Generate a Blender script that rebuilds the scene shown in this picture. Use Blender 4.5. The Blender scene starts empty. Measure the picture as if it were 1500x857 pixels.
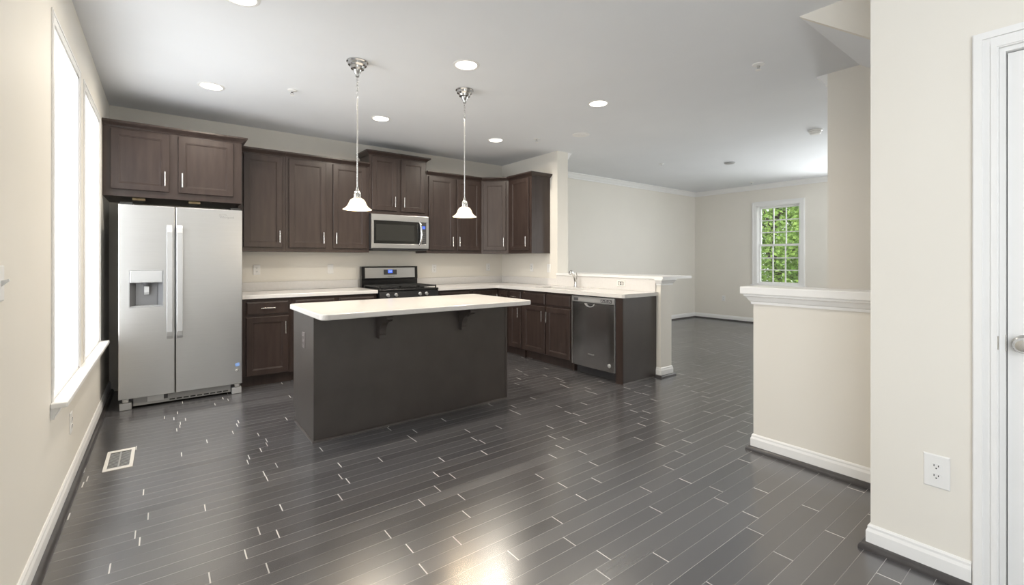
import bpy, bmesh, math, random
from mathutils import Vector, Matrix

# ------------------------------------------------------------------ camera, world, light, exposure
SC = bpy.context.scene
COL = SC.collection
cam_d = bpy.data.cameras.new('camera')
cam_d.sensor_width = 36.0
cam_d.lens = 666.7 / 1500 * 36
cam_d.shift_y = (380.8 - 428.5) / 1500
cam_d.clip_start = 0.02
cam = bpy.data.objects.new('camera', cam_d)
COL.objects.link(cam)
cam.location = (0, 0, 1.261)
cam.rotation_euler = (math.pi / 2, 0, -math.radians(37.405))
SC.camera = cam

SC.view_settings.view_transform = 'Standard'
SC.view_settings.look = 'None'
SC.view_settings.gamma = 1.0
SC.view_settings.use_curve_mapping = False
EXPOSURE = 0.20
SC.view_settings.exposure = EXPOSURE
SKY = 1.9            # overcast sky
DAY = 1.0            # lamps at the real and the added windows
LAMP = 1.0           # recessed lamps
PEND = 1.0           # pendants

world = bpy.data.worlds.new('overcast_sky')
SC.world = world
world.use_nodes = True
wb = world.node_tree.nodes['Background']
wb.inputs[0].default_value = (0.93, 0.97, 1.0, 1)
wb.inputs[1].default_value = SKY

def area(name, loc, rot, sx, sy, power, color=(1, 1, 1), shape='RECTANGLE'):
    l = bpy.data.lights.new(name, 'AREA')
    l.shape = shape; l.size = sx
    if shape in ('RECTANGLE', 'ELLIPSE'): l.size_y = sy
    l.energy = power; l.color = color
    o = bpy.data.objects.new(name, l); COL.objects.link(o)
    o.location = loc; o.rotation_euler = rot
    return o
R = math.radians
# daylight at the left window pair, fill lamps at the added windows
area('daylight_left', (-0.70, 3.98, 1.45), (0, -R(82), 0), 1.7, 1.9, 50 * DAY, (0.93, 0.97, 1.0))
area('fill_dining', (-0.70, -1.05, 1.45), (0, -R(92), 0), 1.7, 1.7, 60 * DAY, (0.93, 0.97, 1.0))  # fill lamp outside an added window behind the camera
area('fill_living', (9.62, 2.2, 1.55), (0, R(88), 0), 1.5, 0.85, 125 * DAY, (0.96, 0.99, 1.0))  # fill lamp outside the added, hidden window of the far wall
area('fill_living_side', (7.2, 1.16, 1.55), (R(90), 0, 0), 1.6, 1.5, 18 * DAY, (0.96, 0.99, 1.0))  # fill lamp outside an added side window, out of view

# ------------------------------------------------------------------ helpers
class MB:
    def __init__(s): s.bm = bmesh.new()
    def _merge(s, b):
        me = bpy.data.meshes.new('tmp'); b.to_mesh(me); b.free()
        s.bm.from_mesh(me); bpy.data.meshes.remove(me)
    def box(s, x0, x1, y0, y1, z0, z1, bev=0, seg=2):
        b = bmesh.new()
        vs = [b.verts.new((x, y, z)) for z in (z0, z1) for y in (y0, y1) for x in (x0, x1)]
        for f in ((0, 2, 3, 1), (4, 5, 7, 6), (0, 1, 5, 4), (2, 6, 7, 3), (0, 4, 6, 2), (1, 3, 7, 5)):
            b.faces.new([vs[i] for i in f])
        if bev:
            bmesh.ops.bevel(b, geom=b.edges[:], offset=bev, segments=seg, affect='EDGES', profile=0.5)
        s._merge(b); return s
    def prism(s, poly, axis, a0, a1, bev=0, seg=2):
        """poly: 2D points; axis 'x' -> (y,z), 'y' -> (x,z), 'z' -> (x,y)"""
        b = bmesh.new()
        def P(p, a):
            return {'x': (a, p[0], p[1]), 'y': (p[0], a, p[1]), 'z': (p[0], p[1], a)}[axis]
        v0 = [b.verts.new(P(p, a0)) for p in poly]; v1 = [b.verts.new(P(p, a1)) for p in poly]
        n = len(poly)
        b.faces.new(v0[::-1]); b.faces.new(v1)
        for i in range(n): b.faces.new((v0[i], v0[(i + 1) % n], v1[(i + 1) % n], v1[i]))
        bmesh.ops.recalc_face_normals(b, faces=b.faces[:])
        if bev:
            es = [e for e in b.edges if len({round({'x': v.co.x, 'y': v.co.y, 'z': v.co.z}[axis], 6) for v in e.verts}) == 1]
            bmesh.ops.bevel(b, geom=es, offset=bev, segments=seg, affect='EDGES', profile=0.5)
        s._merge(b); return s
    def lathe(s, prof, c=(0, 0, 0), seg=32, mat=None):
        """prof: (r, z) list"""
        b = bmesh.new(); rings = []
        for r, z in prof:
            if r < 1e-6: rings.append([b.verts.new((0, 0, z))])
            else: rings.append([b.verts.new((r * math.cos(2 * math.pi * i / seg), r * math.sin(2 * math.pi * i / seg), z)) for i in range(seg)])
        for a, c2 in zip(rings, rings[1:]):
            if len(a) == 1 and len(c2) == 1: continue
            for i in range(seg):
                j = (i + 1) % seg
                if len(a) == 1: b.faces.new((a[0], c2[j], c2[i]))
                elif len(c2) == 1: b.faces.new((a[i], a[j], c2[0]))
                else: b.faces.new((a[i], a[j], c2[j], c2[i]))
        bmesh.ops.recalc_face_normals(b, faces=b.faces[:])
        M = Matrix.Translation(c)
        if mat is not None: M = M @ mat
        b.transform(M)
        s._merge(b); return s
    def cyl(s, p0, p1, r, seg=20, r1=None):
        p0, p1 = Vector(p0), Vector(p1); d = p1 - p0
        q = Vector((0, 0, 1)).rotation_difference(d.normalized()).to_matrix().to_4x4()
        r1 = r if r1 is None else r1
        s.lathe([(0, 0), (r, 0), (r1, d.length), (0, d.length)], tuple(p0), seg, q); return s
    def tube(s, pts, r, seg=12, closed=False):
        b = bmesh.new(); pts = [Vector(p) for p in pts]; n = len(pts); rings = []
        up = None
        for i, p in enumerate(pts):
            if closed: t = (pts[(i + 1) % n] - pts[i - 1]).normalized()
            else: t = (pts[min(i + 1, n - 1)] - pts[max(i - 1, 0)]).normalized()
            if up is None: up = t.orthogonal().normalized()
            up = (up - t * up.dot(t)).normalized(); w = t.cross(up)
            rr = r[i] if isinstance(r, (list, tuple)) else r
            rings.append([b.verts.new(p + up * rr * math.cos(2 * math.pi * k / seg) + w * rr * math.sin(2 * math.pi * k / seg)) for k in range(seg)])
        m = n if closed else n - 1
        for i in range(m):
            a, c = rings[i], rings[(i + 1) % n]
            for k in range(seg): b.faces.new((a[k], a[(k + 1) % seg], c[(k + 1) % seg], c[k]))
        if not closed: b.faces.new(rings[0][::-1]); b.faces.new(rings[-1])
        bmesh.ops.recalc_face_normals(b, faces=b.faces[:])
        s._merge(b); return s
    def sweep(s, path, prof, z=0, closed=False):
        """sweep profile (out, z) along plan path; 'out' goes to the right of the travel direction"""
        b = bmesh.new(); n = len(path); P = [Vector((p[0], p[1])) for p in path]
        ns = []
        for i in range(n if closed else n - 1):
            d = (P[(i + 1) % n] - P[i]).normalized(); ns.append(Vector((d.y, -d.x)))
        rings = []
        for i in range(n):
            if closed: a, c = ns[i - 1], ns[i]
            else: a, c = ns[max(i - 1, 0)], ns[min(i, n - 2)]
            m = (a + c) / (1 + a.dot(c))
            rings.append([b.verts.new((P[i].x + m.x * o, P[i].y + m.y * o, z + h)) for o, h in prof])
        k = len(prof)
        for i in range(n if closed else n - 1):
            a, c = rings[i], rings[(i + 1) % n]
            for j in range(k): b.faces.new((a[j], a[(j + 1) % k], c[(j + 1) % k], c[j]))
        if not closed: b.faces.new(rings[0][::-1]); b.faces.new(rings[-1])
        bmesh.ops.recalc_face_normals(b, faces=b.faces[:])
        s._merge(b); return s
    def rings(s, x0, x1, z0, z1, prof, back=True):
        """nested rectangles facing -y; prof: (inset, y)"""
        b = bmesh.new(); rs = []
        for i, y in prof:
            rs.append([b.verts.new(p) for p in ((x0 + i, y, z0 + i), (x1 - i, y, z0 + i), (x1 - i, y, z1 - i), (x0 + i, y, z1 - i))])
        for a, c in zip(rs, rs[1:]):
            for k in range(4): b.faces.new((a[k], a[(k + 1) % 4], c[(k + 1) % 4], c[k]))
        b.faces.new(rs[-1])
        if back: b.faces.new(rs[0][::-1])
        bmesh.ops.recalc_face_normals(b, faces=b.faces[:])
        s._merge(b); return s
    def transform(s, M): s.bm.transform(M); return s
    def build(s, name, mat, parent=None, smooth=None):
        me = bpy.data.meshes.new(name); s.bm.to_mesh(me); s.bm.free()
        o = bpy.data.objects.new(name, me); COL.objects.link(o)
        for m in (mat if isinstance(mat, (list, tuple)) else [mat]): me.materials.append(m)
        if smooth:
            for p in me.polygons: p.use_smooth = True
            try: me.set_sharp_from_angle(angle=R(smooth))
            except Exception: pass
        if parent: o.parent = parent
        return o

def tag(o, label=None, cat=None, group=None, kind=None):
    if label: o['label'] = label
    if cat: o['category'] = cat
    if group: o['group'] = group
    if kind: o['kind'] = kind
    return o
def thing(name, label, cat, loc=(0, 0, 0), rz=0, group=None):
    o = bpy.data.objects.new(name, None); COL.objects.link(o)
    o.empty_display_size = 0.1
    o.location = loc; o.rotation_euler = (0, 0, rz)
    return tag(o, label, cat, group)
def struct(o, label=None, cat=None):
    return tag(o, label, cat, kind='structure')
def text_mesh(name, body, size, mat, parent, M, extrude=0.0004):
    c = bpy.data.curves.new(name, 'FONT'); c.body = body; c.size = size; c.extrude = extrude
    c.align_x = 'CENTER'; c.align_y = 'CENTER'; c.resolution_u = 2
    t = bpy.data.objects.new(name, c); COL.objects.link(t)
    dg = bpy.context.evaluated_depsgraph_get()
    me = bpy.data.meshes.new_from_object(t.evaluated_get(dg))
    bpy.data.objects.remove(t)
    me.transform(M); me.materials.clear(); me.materials.append(mat)
    o = bpy.data.objects.new(name, me); COL.objects.link(o); o.parent = parent
    return o

# ------------------------------------------------------------------ materials
def principled(name, color, rough=0.5, metal=0.0, spec=0.5, coat=0.0):
    m = bpy.data.materials.new(name); m.use_nodes = True
    b = m.node_tree.nodes['Principled BSDF']
    b.inputs['Base Color'].default_value = (*color, 1); b.inputs['Roughness'].default_value = rough
    b.inputs['Metallic'].default_value = metal; b.inputs['Specular IOR Level'].default_value = spec
    b.inputs['Coat Weight'].default_value = coat
    return m
def N(m, t, **kw):
    n = m.node_tree.nodes.new(t)
    for k, v in kw.items(): setattr(n, k, v)
    return n
def L(m, a, b): m.node_tree.links.new(a, b)
def noisy(m, c0, c1, scale=(4, 4, 4), detail=3, rough_amp=0.0, bump=0.0, base_rough=0.5):
    nt = m.node_tree; b = nt.nodes['Principled BSDF']
    tc = N(m, 'ShaderNodeTexCoord'); mp = N(m, 'ShaderNodeMapping'); mp.inputs['Scale'].default_value = scale
    nz = N(m, 'ShaderNodeTexNoise'); nz.inputs['Scale'].default_value = 1.0; nz.inputs['Detail'].default_value = detail
    L(m, tc.outputs['Object'], mp.inputs[0]); L(m, mp.outputs[0], nz.inputs['Vector'])
    rp = N(m, 'ShaderNodeValToRGB'); rp.color_ramp.elements[0].color = (*c0, 1); rp.color_ramp.elements[1].color = (*c1, 1)
    rp.color_ramp.elements[0].position = 0.3; rp.color_ramp.elements[1].position = 0.7
    L(m, nz.outputs['Fac'], rp.inputs[0]); L(m, rp.outputs[0], b.inputs['Base Color'])
    if rough_amp:
        ma = N(m, 'ShaderNodeMath', operation='MULTIPLY_ADD'); ma.inputs[1].default_value = rough_amp; ma.inputs[2].default_value = base_rough - rough_amp / 2
        L(m, nz.outputs['Fac'], ma.inputs[0]); L(m, ma.outputs[0], b.inputs['Roughness'])
    if bump:
        bp = N(m, 'ShaderNodeBump'); bp.inputs['Strength'].default_value = bump; bp.inputs['Distance'].default_value = 0.002
        L(m, nz.outputs['Fac'], bp.inputs['Height']); L(m, bp.outputs[0], b.inputs['Normal'])
    return m
def emission(name, color, strength):
    m = bpy.data.materials.new(name); m.use_nodes = True; nt = m.node_tree
    nt.nodes.remove(nt.nodes['Principled BSDF'])
    e = nt.nodes.new('ShaderNodeEmission'); e.inputs[0].default_value = (*color, 1); e.inputs[1].default_value = strength
    nt.links.new(e.outputs[0], nt.nodes['Material Output'].inputs[0])
    return m

WALL = noisy(principled('cream_wall_paint', (0.78, 0.71, 0.60), 0.55, spec=0.3), (0.80, 0.768, 0.705), (0.82, 0.788, 0.725), (1.5, 1.5, 1.5))
CEIL = noisy(principled('ceiling_paint', (0.82, 0.82, 0.82), 0.8, spec=0.2), (0.80, 0.815, 0.84), (0.82, 0.835, 0.86), (2, 2, 2))
TRIM = noisy(principled('white_trim_paint', (0.88, 0.875, 0.86), 0.32), (0.87, 0.865, 0.855), (0.89, 0.885, 0.875), (3, 3, 3))
WOOD = noisy(principled('espresso_wood', (0.04, 0.025, 0.02), 0.34), (0.034, 0.022, 0.019), (0.050, 0.034, 0.029), (26, 26, 3.2), 4, 0.1, 0.05, 0.36)
PANEL = noisy(principled('espresso_veneer_panel', (0.045, 0.036, 0.032), 0.4), (0.040, 0.031, 0.028), (0.056, 0.045, 0.040), (6, 6, 5), 5, 0.08, 0.03, 0.42)
STAIN = noisy(principled('espresso_shoe', (0.05, 0.04, 0.04), 0.3), (0.05, 0.045, 0.046), (0.075, 0.07, 0.07), (8, 8, 8))
PANEL.node_tree.nodes['Principled BSDF'].inputs['IOR'].default_value = 1.75
QUARTZ = noisy(principled('white_quartz', (0.86, 0.83, 0.79), 0.16), (0.73, 0.71, 0.69), (0.76, 0.74, 0.72), (40, 40, 40), 4)
def steel(name, c, rough, scale):
    m = principled(name, c, rough, 1.0)
    return noisy(m, tuple(x * 0.96 for x in c), c, scale, 2, 0.06, 0.015, rough)
STEEL = steel('brushed_stainless', (0.64, 0.64, 0.64), 0.33, (3, 3, 220))
STEELD = steel('brushed_stainless_dark', (0.60, 0.595, 0.59), 0.22, (3, 3, 220))
NICKEL = principled('satin_nickel', (0.72, 0.71, 0.69), 0.24, 1.0)
CHROME = principled('chrome', (0.75, 0.75, 0.75), 0.08, 1.0)
BLACK = principled('black_enamel', (0.012, 0.012, 0.013), 0.22)
BLACKM = principled('black_matte', (0.02, 0.02, 0.02), 0.6)
GLASSB = principled('black_oven_glass', (0.015, 0.015, 0.014), 0.06, spec=0.6)
ALCOVE = principled('alcove_grey', (0.16, 0.16, 0.165), 0.35)
GREYP = principled('grey_plastic', (0.33, 0.33, 0.33), 0.4)
SILVERP = principled('silver_plastic', (0.52, 0.525, 0.53), 0.35, 0.5)
PEWTER = principled('brushed_nickel_canopy', (0.50, 0.50, 0.50), 0.2, 1.0)
DARKP = principled('dark_grey_plastic', (0.06, 0.06, 0.065), 0.35)
WHITEP = principled('white_plastic', (0.85, 0.845, 0.83), 0.35)
CREAMP = principled('almond_plastic', (0.83, 0.81, 0.77), 0.35)
SLOT = principled('dark_slot', (0.03, 0.03, 0.03), 0.6)
BRASS = principled('brass_screw', (0.6, 0.45, 0.22), 0.35, 1.0)
BLUE = principled('blue_sticker', (0.25, 0.42, 0.85), 0.5)
LCD = emission('blue_lcd', (0.12, 0.22, 1.0), 1.1)
LCDT = emission('lcd_digits', (0.75, 0.85, 1.0), 1.4)
INK = principled('dark_grey_ink', (0.12, 0.12, 0.12), 0.5)
INKL = principled('pale_ink', (0.75, 0.75, 0.75), 0.4)
LENS = emission('lamp_lens', (1.0, 0.93, 0.82), 6.0)
# frosted pendant glass, lit from inside by its bulb
FROST = bpy.data.materials.new('frosted_glass'); FROST.use_nodes = True
_b = FROST.node_tree.nodes['Principled BSDF']
_b.inputs['Base Color'].default_value = (0.82, 0.72, 0.56, 1); _b.inputs['Roughness'].default_value = 0.35
_b.inputs['Emission Color'].default_value = (1.0, 0.86, 0.66, 1); _b.inputs['Emission Strength'].default_value = 0.55
BULB = emission('warm_bulb', (1.0, 0.85, 0.62), 10.0)
# window pane: clear with a slight mirror
PANE = bpy.data.materials.new('window_glass'); PANE.use_nodes = True
_nt = PANE.node_tree; _nt.nodes.remove(_nt.nodes['Principled BSDF'])
_t = _nt.nodes.new('ShaderNodeBsdfTransparent'); _g = _nt.nodes.new('ShaderNodeBsdfGlossy'); _g.inputs['Roughness'].default_value = 0.02
_mx = _nt.nodes.new('ShaderNodeMixShader'); _mx.inputs[0].default_value = 0.05
_nt.links.new(_t.outputs[0], _mx.inputs[1]); _nt.links.new(_g.outputs[0], _mx.inputs[2])
_nt.links.new(_mx.outputs[0], _nt.nodes['Material Output'].inputs[0])

def floor_material():
    m = principled('dark_plank_floor', (0.05, 0.047, 0.047), 0.3, spec=0.5)
    b = m.node_tree.nodes['Principled BSDF']
    b.inputs['IOR'].default_value = 2.5
    tc = N(m, 'ShaderNodeTexCoord'); sp = N(m, 'ShaderNodeSeparateXYZ'); L(m, tc.outputs['Object'], sp.inputs[0])
    def M(op, a, bb=None, c=None):
        n = N(m, 'ShaderNodeMath', operation=op)
        for i, v in enumerate((a, bb, c)):
            if v is None: continue
            if isinstance(v, (int, float)): n.inputs[i].default_value = v
            else: L(m, v, n.inputs[i])
        return n.outputs[0]
    W, LEN = 0.078, 0.92
    yy = M('DIVIDE', M('ADD', sp.outputs['Y'], 10 - 0.035), W)
    row = M('FLOOR', yy); fy = M('FRACT', yy)
    w1 = N(m, 'ShaderNodeTexWhiteNoise', noise_dimensions='1D'); L(m, row, w1.inputs['W'])
    xx = M('ADD', M('DIVIDE', M('ADD', sp.outputs['X'], 20), LEN), M('MULTIPLY', w1.outputs['Value'], 9.0))
    pid = M('FLOOR', xx); fx = M('FRACT', xx)
    cb = N(m, 'ShaderNodeCombineXYZ'); L(m, row, cb.inputs[0]); L(m, pid, cb.inputs[1])
    w2 = N(m, 'ShaderNodeTexWhiteNoise', noise_dimensions='2D'); L(m, cb.outputs[0], w2.inputs['Vector'])
    # grain
    mp = N(m, 'ShaderNodeMapping'); mp.inputs['Scale'].default_value = (3.0, 60, 1); L(m, tc.outputs['Object'], mp.inputs[0])
    ad = N(m, 'ShaderNodeVectorMath', operation='ADD'); L(m, mp.outputs[0], ad.inputs[0]); L(m, w2.outputs['Color'], ad.inputs[1])
    nz = N(m, 'ShaderNodeTexNoise'); nz.inputs['Scale'].default_value = 1.0; nz.inputs['Detail'].default_value = 5; L(m, ad.outputs[0], nz.inputs['Vector'])
    v = M('ADD', M('MULTIPLY', w2.outputs['Value'], 0.6), M('MULTIPLY', nz.outputs['Fac'], 0.3))
    rp = N(m, 'ShaderNodeValToRGB')
    rp.color_ramp.elements[0].color = (0.062, 0.060, 0.064, 1); rp.color_ramp.elements[1].color = (0.094, 0.092, 0.097, 1)
    rp.color_ramp.elements[0].position = 0.15; rp.color_ramp.elements[1].position = 0.85
    L(m, v, rp.inputs[0])
    # seams: pale open end joints, faint long joints
    endm = M('LESS_THAN', fx, 0.0052 / LEN)
    longm = M('LESS_THAN', fy, 0.0016 / W)
    wl = N(m, 'ShaderNodeTexWhiteNoise', noise_dimensions='2D'); cb2 = N(m, 'ShaderNodeCombineXYZ'); L(m, row, cb2.inputs[0]); L(m, pid, cb2.inputs[2]); 
    wl.noise_dimensions = '3D'; L(m, cb2.outputs[0], wl.inputs['Vector'])
    es = M('MULTIPLY', endm, M('MULTIPLY_ADD', wl.outputs['Value'], 0.5, 0.6))
    ls = M('MULTIPLY', longm, M('MULTIPLY_ADD', wl.outputs['Value'], 0.45, 0.15))
    mask = M('MAXIMUM', es, ls)
    mix = N(m, 'ShaderNodeMix', data_type='RGBA'); L(m, mask, mix.inputs['Factor']); L(m, rp.outputs[0], mix.inputs['A'])
    mix.inputs['B'].default_value = (0.75, 0.73, 0.70, 1)
    L(m, mix.outputs['Result'], b.inputs['Base Color'])
    L(m, M('ADD', M('MULTIPLY_ADD', nz.outputs['Fac'], 0.05, 0.205), M('MULTIPLY', w2.outputs['Value'], 0.03)), b.inputs['Roughness'])
    bp = N(m, 'ShaderNodeBump'); bp.inputs['Strength'].default_value = 0.035; bp.inputs['Distance'].default_value = 0.002
    L(m, M('SUBTRACT', M('MULTIPLY', nz.outputs['Fac'], 0.6), M('MAXIMUM', endm, longm)), bp.inputs['Height']); L(m, bp.outputs[0], b.inputs['Normal'])
    return m
FLOOR = floor_material()

def leaf_material(name, c0, c1):
    m = principled(name, c0, 0.5)
    noisy(m, c0, c1, (2.2, 2.2, 2.2), 3)
    m.node_tree.nodes['Principled BSDF'].inputs['Specular IOR Level'].default_value = 0.3
    return m
LEAF1 = leaf_material('leaf_bright', (0.12, 0.24, 0.04), (0.45, 0.62, 0.16))
LEAF2 = leaf_material('leaf_deep', (0.07, 0.15, 0.035), (0.30, 0.46, 0.12))
BARK = noisy(principled('bark', (0.07, 0.05, 0.04), 0.9), (0.05, 0.04, 0.03), (0.12, 0.09, 0.07), (6, 6, 2))
LAWN = noisy(principled('lawn', (0.08, 0.15, 0.03), 0.9), (0.06, 0.12, 0.03), (0.14, 0.24, 0.06), (1.2, 1.2, 1.2))

# ------------------------------------------------------------------ room shell
XL, YB, CEILZ = -0.416, 5.788, 2.74
XP, XP2 = 4.228, 4.425            # wall between kitchen and living room
YPE = 4.517                       # where the full-height part stops
X2, YL = 9.34, 5.545              # living room far wall and its left wall
XH = 3.116                        # stair half wall
XR, YR = 2.46, 0.63               # near right wall and its corner
XS, YS = 4.19, 1.35               # stair wall corner
YREAR = -2.4
T = 0.14

struct(MB().box(XL - 0.22, X2 + T, YREAR - T, YB + T, -0.2, 0).build('floor', FLOOR), 'dark glossy plank floor', 'floor')
struct(MB().box(XL - 0.22, X2 + T, YREAR - T, YB + T, CEILZ, CEILZ + 0.2).build('ceiling', CEIL), 'flat pale grey ceiling', 'ceiling')

def wall_x(name, x0, x1, y0, y1, holes, z1=CEILZ, mat=WALL):
    """wall slab with thickness x0..x1 running y0..y1, holes (ya, yb, za, zb)"""
    m = MB(); y = y0
    for ya, yb, za, zb in sorted(holes):
        if ya > y: m.box(x0, x1, y, ya, 0, z1)
        m.box(x0, x1, ya, yb, 0, za); m.box(x0, x1, ya, yb, zb, z1); y = yb
    if y < y1: m.box(x0, x1, y, y1, 0, z1)
    return struct(m.build(name, mat))
def wall_y(name, y0, y1, x0, x1, holes, z1=CEILZ, mat=WALL):
    m = MB(); x = x0
    for xa, xb, za, zb in sorted(holes):
        if xa > x: m.box(x, xa, y0, y1, 0, z1)
        if za > 0: m.box(xa, xb, y0, y1, 0, za)
        m.box(xa, xb, y0, y1, zb, z1); x = xb
    if x < x1: m.box(x, x1, y0, y1, 0, z1)
    return struct(m.build(name, mat))

LW = [(3.03, 3.83, 0.60, 2.38), (4.09, 4.93, 0.60, 2.38), (-1.9, -0.2, 0.60, 2.38)]     # left windows; the last opening is added for fill light
FW = [(3.45, 4.225, 0.78, 2.32), (1.83, 2.60, 0.78, 2.32)]    # living room windows; the second is added, out of view, for light
wall_x('wall_left', XL - 0.22, XL, YREAR - T, YB + T, LW)
wall_y('wall_back', YB, YB + T, XL, XP2, [])
wall_x('wall_partition', XP, XP2, YPE, YB, [])
wall_y('wall_living', YL, YL + T, XP2, X2 + T, [])
wall_x('wall_far', X2, X2 + T, YS - T, YL, FW)
wall_y('wall_living_near', YS - T, YS, XS, X2, [(6.4, 8.0, 0.78, 2.32)])  # opening added out of view for fill_living_side
wall_x('wall_stair', XS, XS + T, YREAR, YS - T, [])
wall_y('wall_rear', YREAR - T, YREAR, XL, XS, [])
DY0, DY1, DZ = -0.62, 0.243, 2.045
wall_x('wall_right', XR, XR + T, YREAR, YR, [(DY0, DY1, 0.0, DZ)])
struct(MB().box(XR + T, XH, YR - T, YR, 0, CEILZ).build('wall_right_return', WALL))
struct(MB().box(XH, XH + 0.12, YR - T, 1.43, 0, 1.035).build('wall_half', WALL), 'cream half wall guarding the stairs', 'half wall')
# upper stair: face of the flight and its sloped underside
sl = (2.74 - 2.48) / (1.138 - 0.795)
ye = -1.2
zz = CEILZ - sl * (1.138 - ye)
struct(MB().prism([(1.138, CEILZ), (YR, CEILZ - sl * (1.138 - YR)), (YR, CEILZ)], 'x', XH - 0.05, XH).build('wall_stringer', WALL))
struct(MB().prism([(1.138, CEILZ), (ye, zz), (ye, zz + 0.12), (1.138 - 0.12 / sl, CEILZ)], 'x', XH, XS).build('ceiling_stair', CEIL))
# low wall that carries the bar ledge
struct(MB().box(XP, XP2, 2.905, YPE, 0, 1.055).build('wall_low', WALL), 'low wall behind the sink counter', 'low wall')

# ---- baseboards with dark shoe moulding
BB = [(0, 0), (0.014, 0), (0.014, 0.075), (0.009, 0.088), (0.009, 0.097), (0.004, 0.105), (0, 0.105)]
SH = [(0.0141, 0), (0.037, 0), (0.036, 0.010), (0.032, 0.019), (0.024, 0.025), (0.0141, 0.027)]
def base(name, path, i):
    struct(MB().sweep(path, BB).build('baseboard_' + name, TRIM))
    struct(MB().sweep(path, SH).build('trim_%d' % i, STAIN, smooth=40))
base('left', [(XL, YREAR), (XL, YB)], 1)                         # right of +y is +x
base('right', [(XR + 0.05, YR), (XR, YR), (XR, DY1 + 0.072)], 2)
base('half', [(XH + 0.12, 1.43), (XH, 1.43), (XH, YR)], 3)
base('living', [(XP2, YL), (X2, YL), (X2, YS)], 4)
base('partition', [(XP, 2.9585), (XP, 2.905), (XP2, 2.905), (XP2, YL)], 5)

# ---- crown moulding of the living room
CR = [(0, 0), (0.075, 0), (0.075, -0.012), (0.055, -0.024), (0.032, -0.058), (0.018, -0.072), (0.018, -0.09), (0, -0.09)]
struct(MB().sweep([(XP2, YPE), (XP2, YL), (X2, YL), (X2, YS), (XS, YS)], CR, CEILZ).build('trim_6', TRIM), 'white crown moulding around the living room', 'crown moulding')

# ---- bar ledge on the low wall and cap of the half wall
led = struct(thing('bar_ledge', 'white bar ledge on top of the low wall behind the sink', 'ledge', (XP, 2.905, 1.055)))
MB().prism([(-0.028, -0.045), (0.52, -0.045), (0.52, YPE - 2.905 - 0.001), (-0.028, YPE - 2.905 - 0.001)], 'z', 0.0, 0.028).build('ledge_board', TRIM, led)
CAPM = [(0, 0), (0.040, 0), (0.040, -0.012), (0.030, -0.02), (0.018, -0.044), (0.010, -0.05), (0.010, -0.066), (0, -0.066)]
MB().sweep([(0, 0.053), (0, 0), (XP2 - XP, 0), (XP2 - XP, 1.6)], [(o + 0.0005, h) for o, h in CAPM], 0).build('capital_molding', TRIM, led)
cap = struct(thing('half_wall_cap', 'white moulded cap on top of the cream half wall', 'ledge', (XH, 1.43, 1.035)))
MB().box(-0.062, 0.17, -(1.43 - YR), 0.062, 0.0, 0.05, 0.006).build('cap_board', TRIM, cap)
MB().sweep([(0.12, 0), (0, 0), (0, -(1.43 - YR))], [(o * 1.1 + 0.0005, h * 1.0) for o, h in CAPM], 0).build('cap_molding', TRIM, cap)

# ---- windows
def window(n, origin, rz, w, z0, z1, label, cas=0.085, sill=True, depth=T, inset=0.0, ct=0.016):
    r = struct(thing('window_%d' % n, label, 'window', origin, rz))
    # local: x along the wall, +y outward
    m = MB()
    for a, b, c, d in ((-cas, 0, z0, z1 + cas), (w, w + cas, z0, z1 + cas), (0, w, z1, z1 + cas)):
        m.box(a, b, -ct, -0.0005, c, d)
        if b - a < d - c: m.box(a + cas * 0.12 if a < 0 else b - cas * 0.32, a + cas * 0.32 if a < 0 else b - cas * 0.12, -ct * 1.5, -ct, c, d - cas * 0.12)
        else: m.box(a - cas * 0.8, b + cas * 0.8, -ct * 1.5, -ct, d - cas * 0.32, d - cas * 0.12)
    m.build('window_casing', TRIM, r)
    m = MB()
    m.box(0.0005, 0.014, 0, depth, z0, z1); m.box(w - 0.014, w - 0.0005, 0, depth, z0, z1)
    m.box(0.0005, w - 0.0005, 0, depth, z1 - 0.014, z1 - 0.0005); m.box(0.0005, w - 0.0005, 0, depth, z0 + 0.0005, z0 + 0.016)
    m.build('window_jamb', TRIM, r)
    zm = (z0 + z1) / 2
    for nm, za, zb, y in (('lower_sash', z0 + 0.016, zm + 0.02, 0.060 + inset), ('upper_sash', zm - 0.02, z1 - 0.014, 0.092 + inset)):
        m = MB(); x0, x1 = 0.014, w - 0.014; f = 0.036; y1 = y + 0.03
        m.box(x0, x0 + f, y, y1, za, zb); m.box(x1 - f, x1, y, y1, za, zb)
        m.box(x0 + f, x1 - f, y, y1, za, za + f); m.box(x0 + f, x1 - f, y, y1, zb - f, zb)
        gx0, gx1, gz0, gz1 = x0 + f, x1 - f, za + f, zb - f
        for k in (1, 2):
            x = gx0 + (gx1 - gx0) * k / 3; m.box(x - 0.009, x + 0.009, y + 0.006, y1 - 0.004, gz0, gz1)
            z = gz0 + (gz1 - gz0) * k / 3; m.box(gx0, gx1, y + 0.007, y1 - 0.005, z - 0.009, z + 0.009)
        s = m.build(nm, TRIM, r)
        MB().box(gx0, gx1, y + 0.013, y + 0.017, gz0, gz1).build('pane', PANE, s)
    if sill:
        MB().box(-cas - 0.02, w + cas + 0.02, -0.055, -0.0005, z0 - 0.026, z0 - 0.001, 0.005).build('window_sill', TRIM, r)
    return r
window(1, (XL, LW[0][0], 0), R(90), LW[0][1] - LW[0][0], 0.60, 2.38, 'nearer of the two tall windows on the left wall', 0.055, False, 0.22, 0.075, 0.005)
window(2, (XL, LW[1][0], 0), R(90), LW[1][1] - LW[1][0], 0.60, 2.38, 'tall left window closer to the refrigerator', 0.055, False, 0.22, 0.075, 0.005)
window(3, (X2, FW[0][1], 0), -R(90), FW[0][1] - FW[0][0], 0.78, 2.32, 'white grid window looking out on green trees', 0.085)
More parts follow.
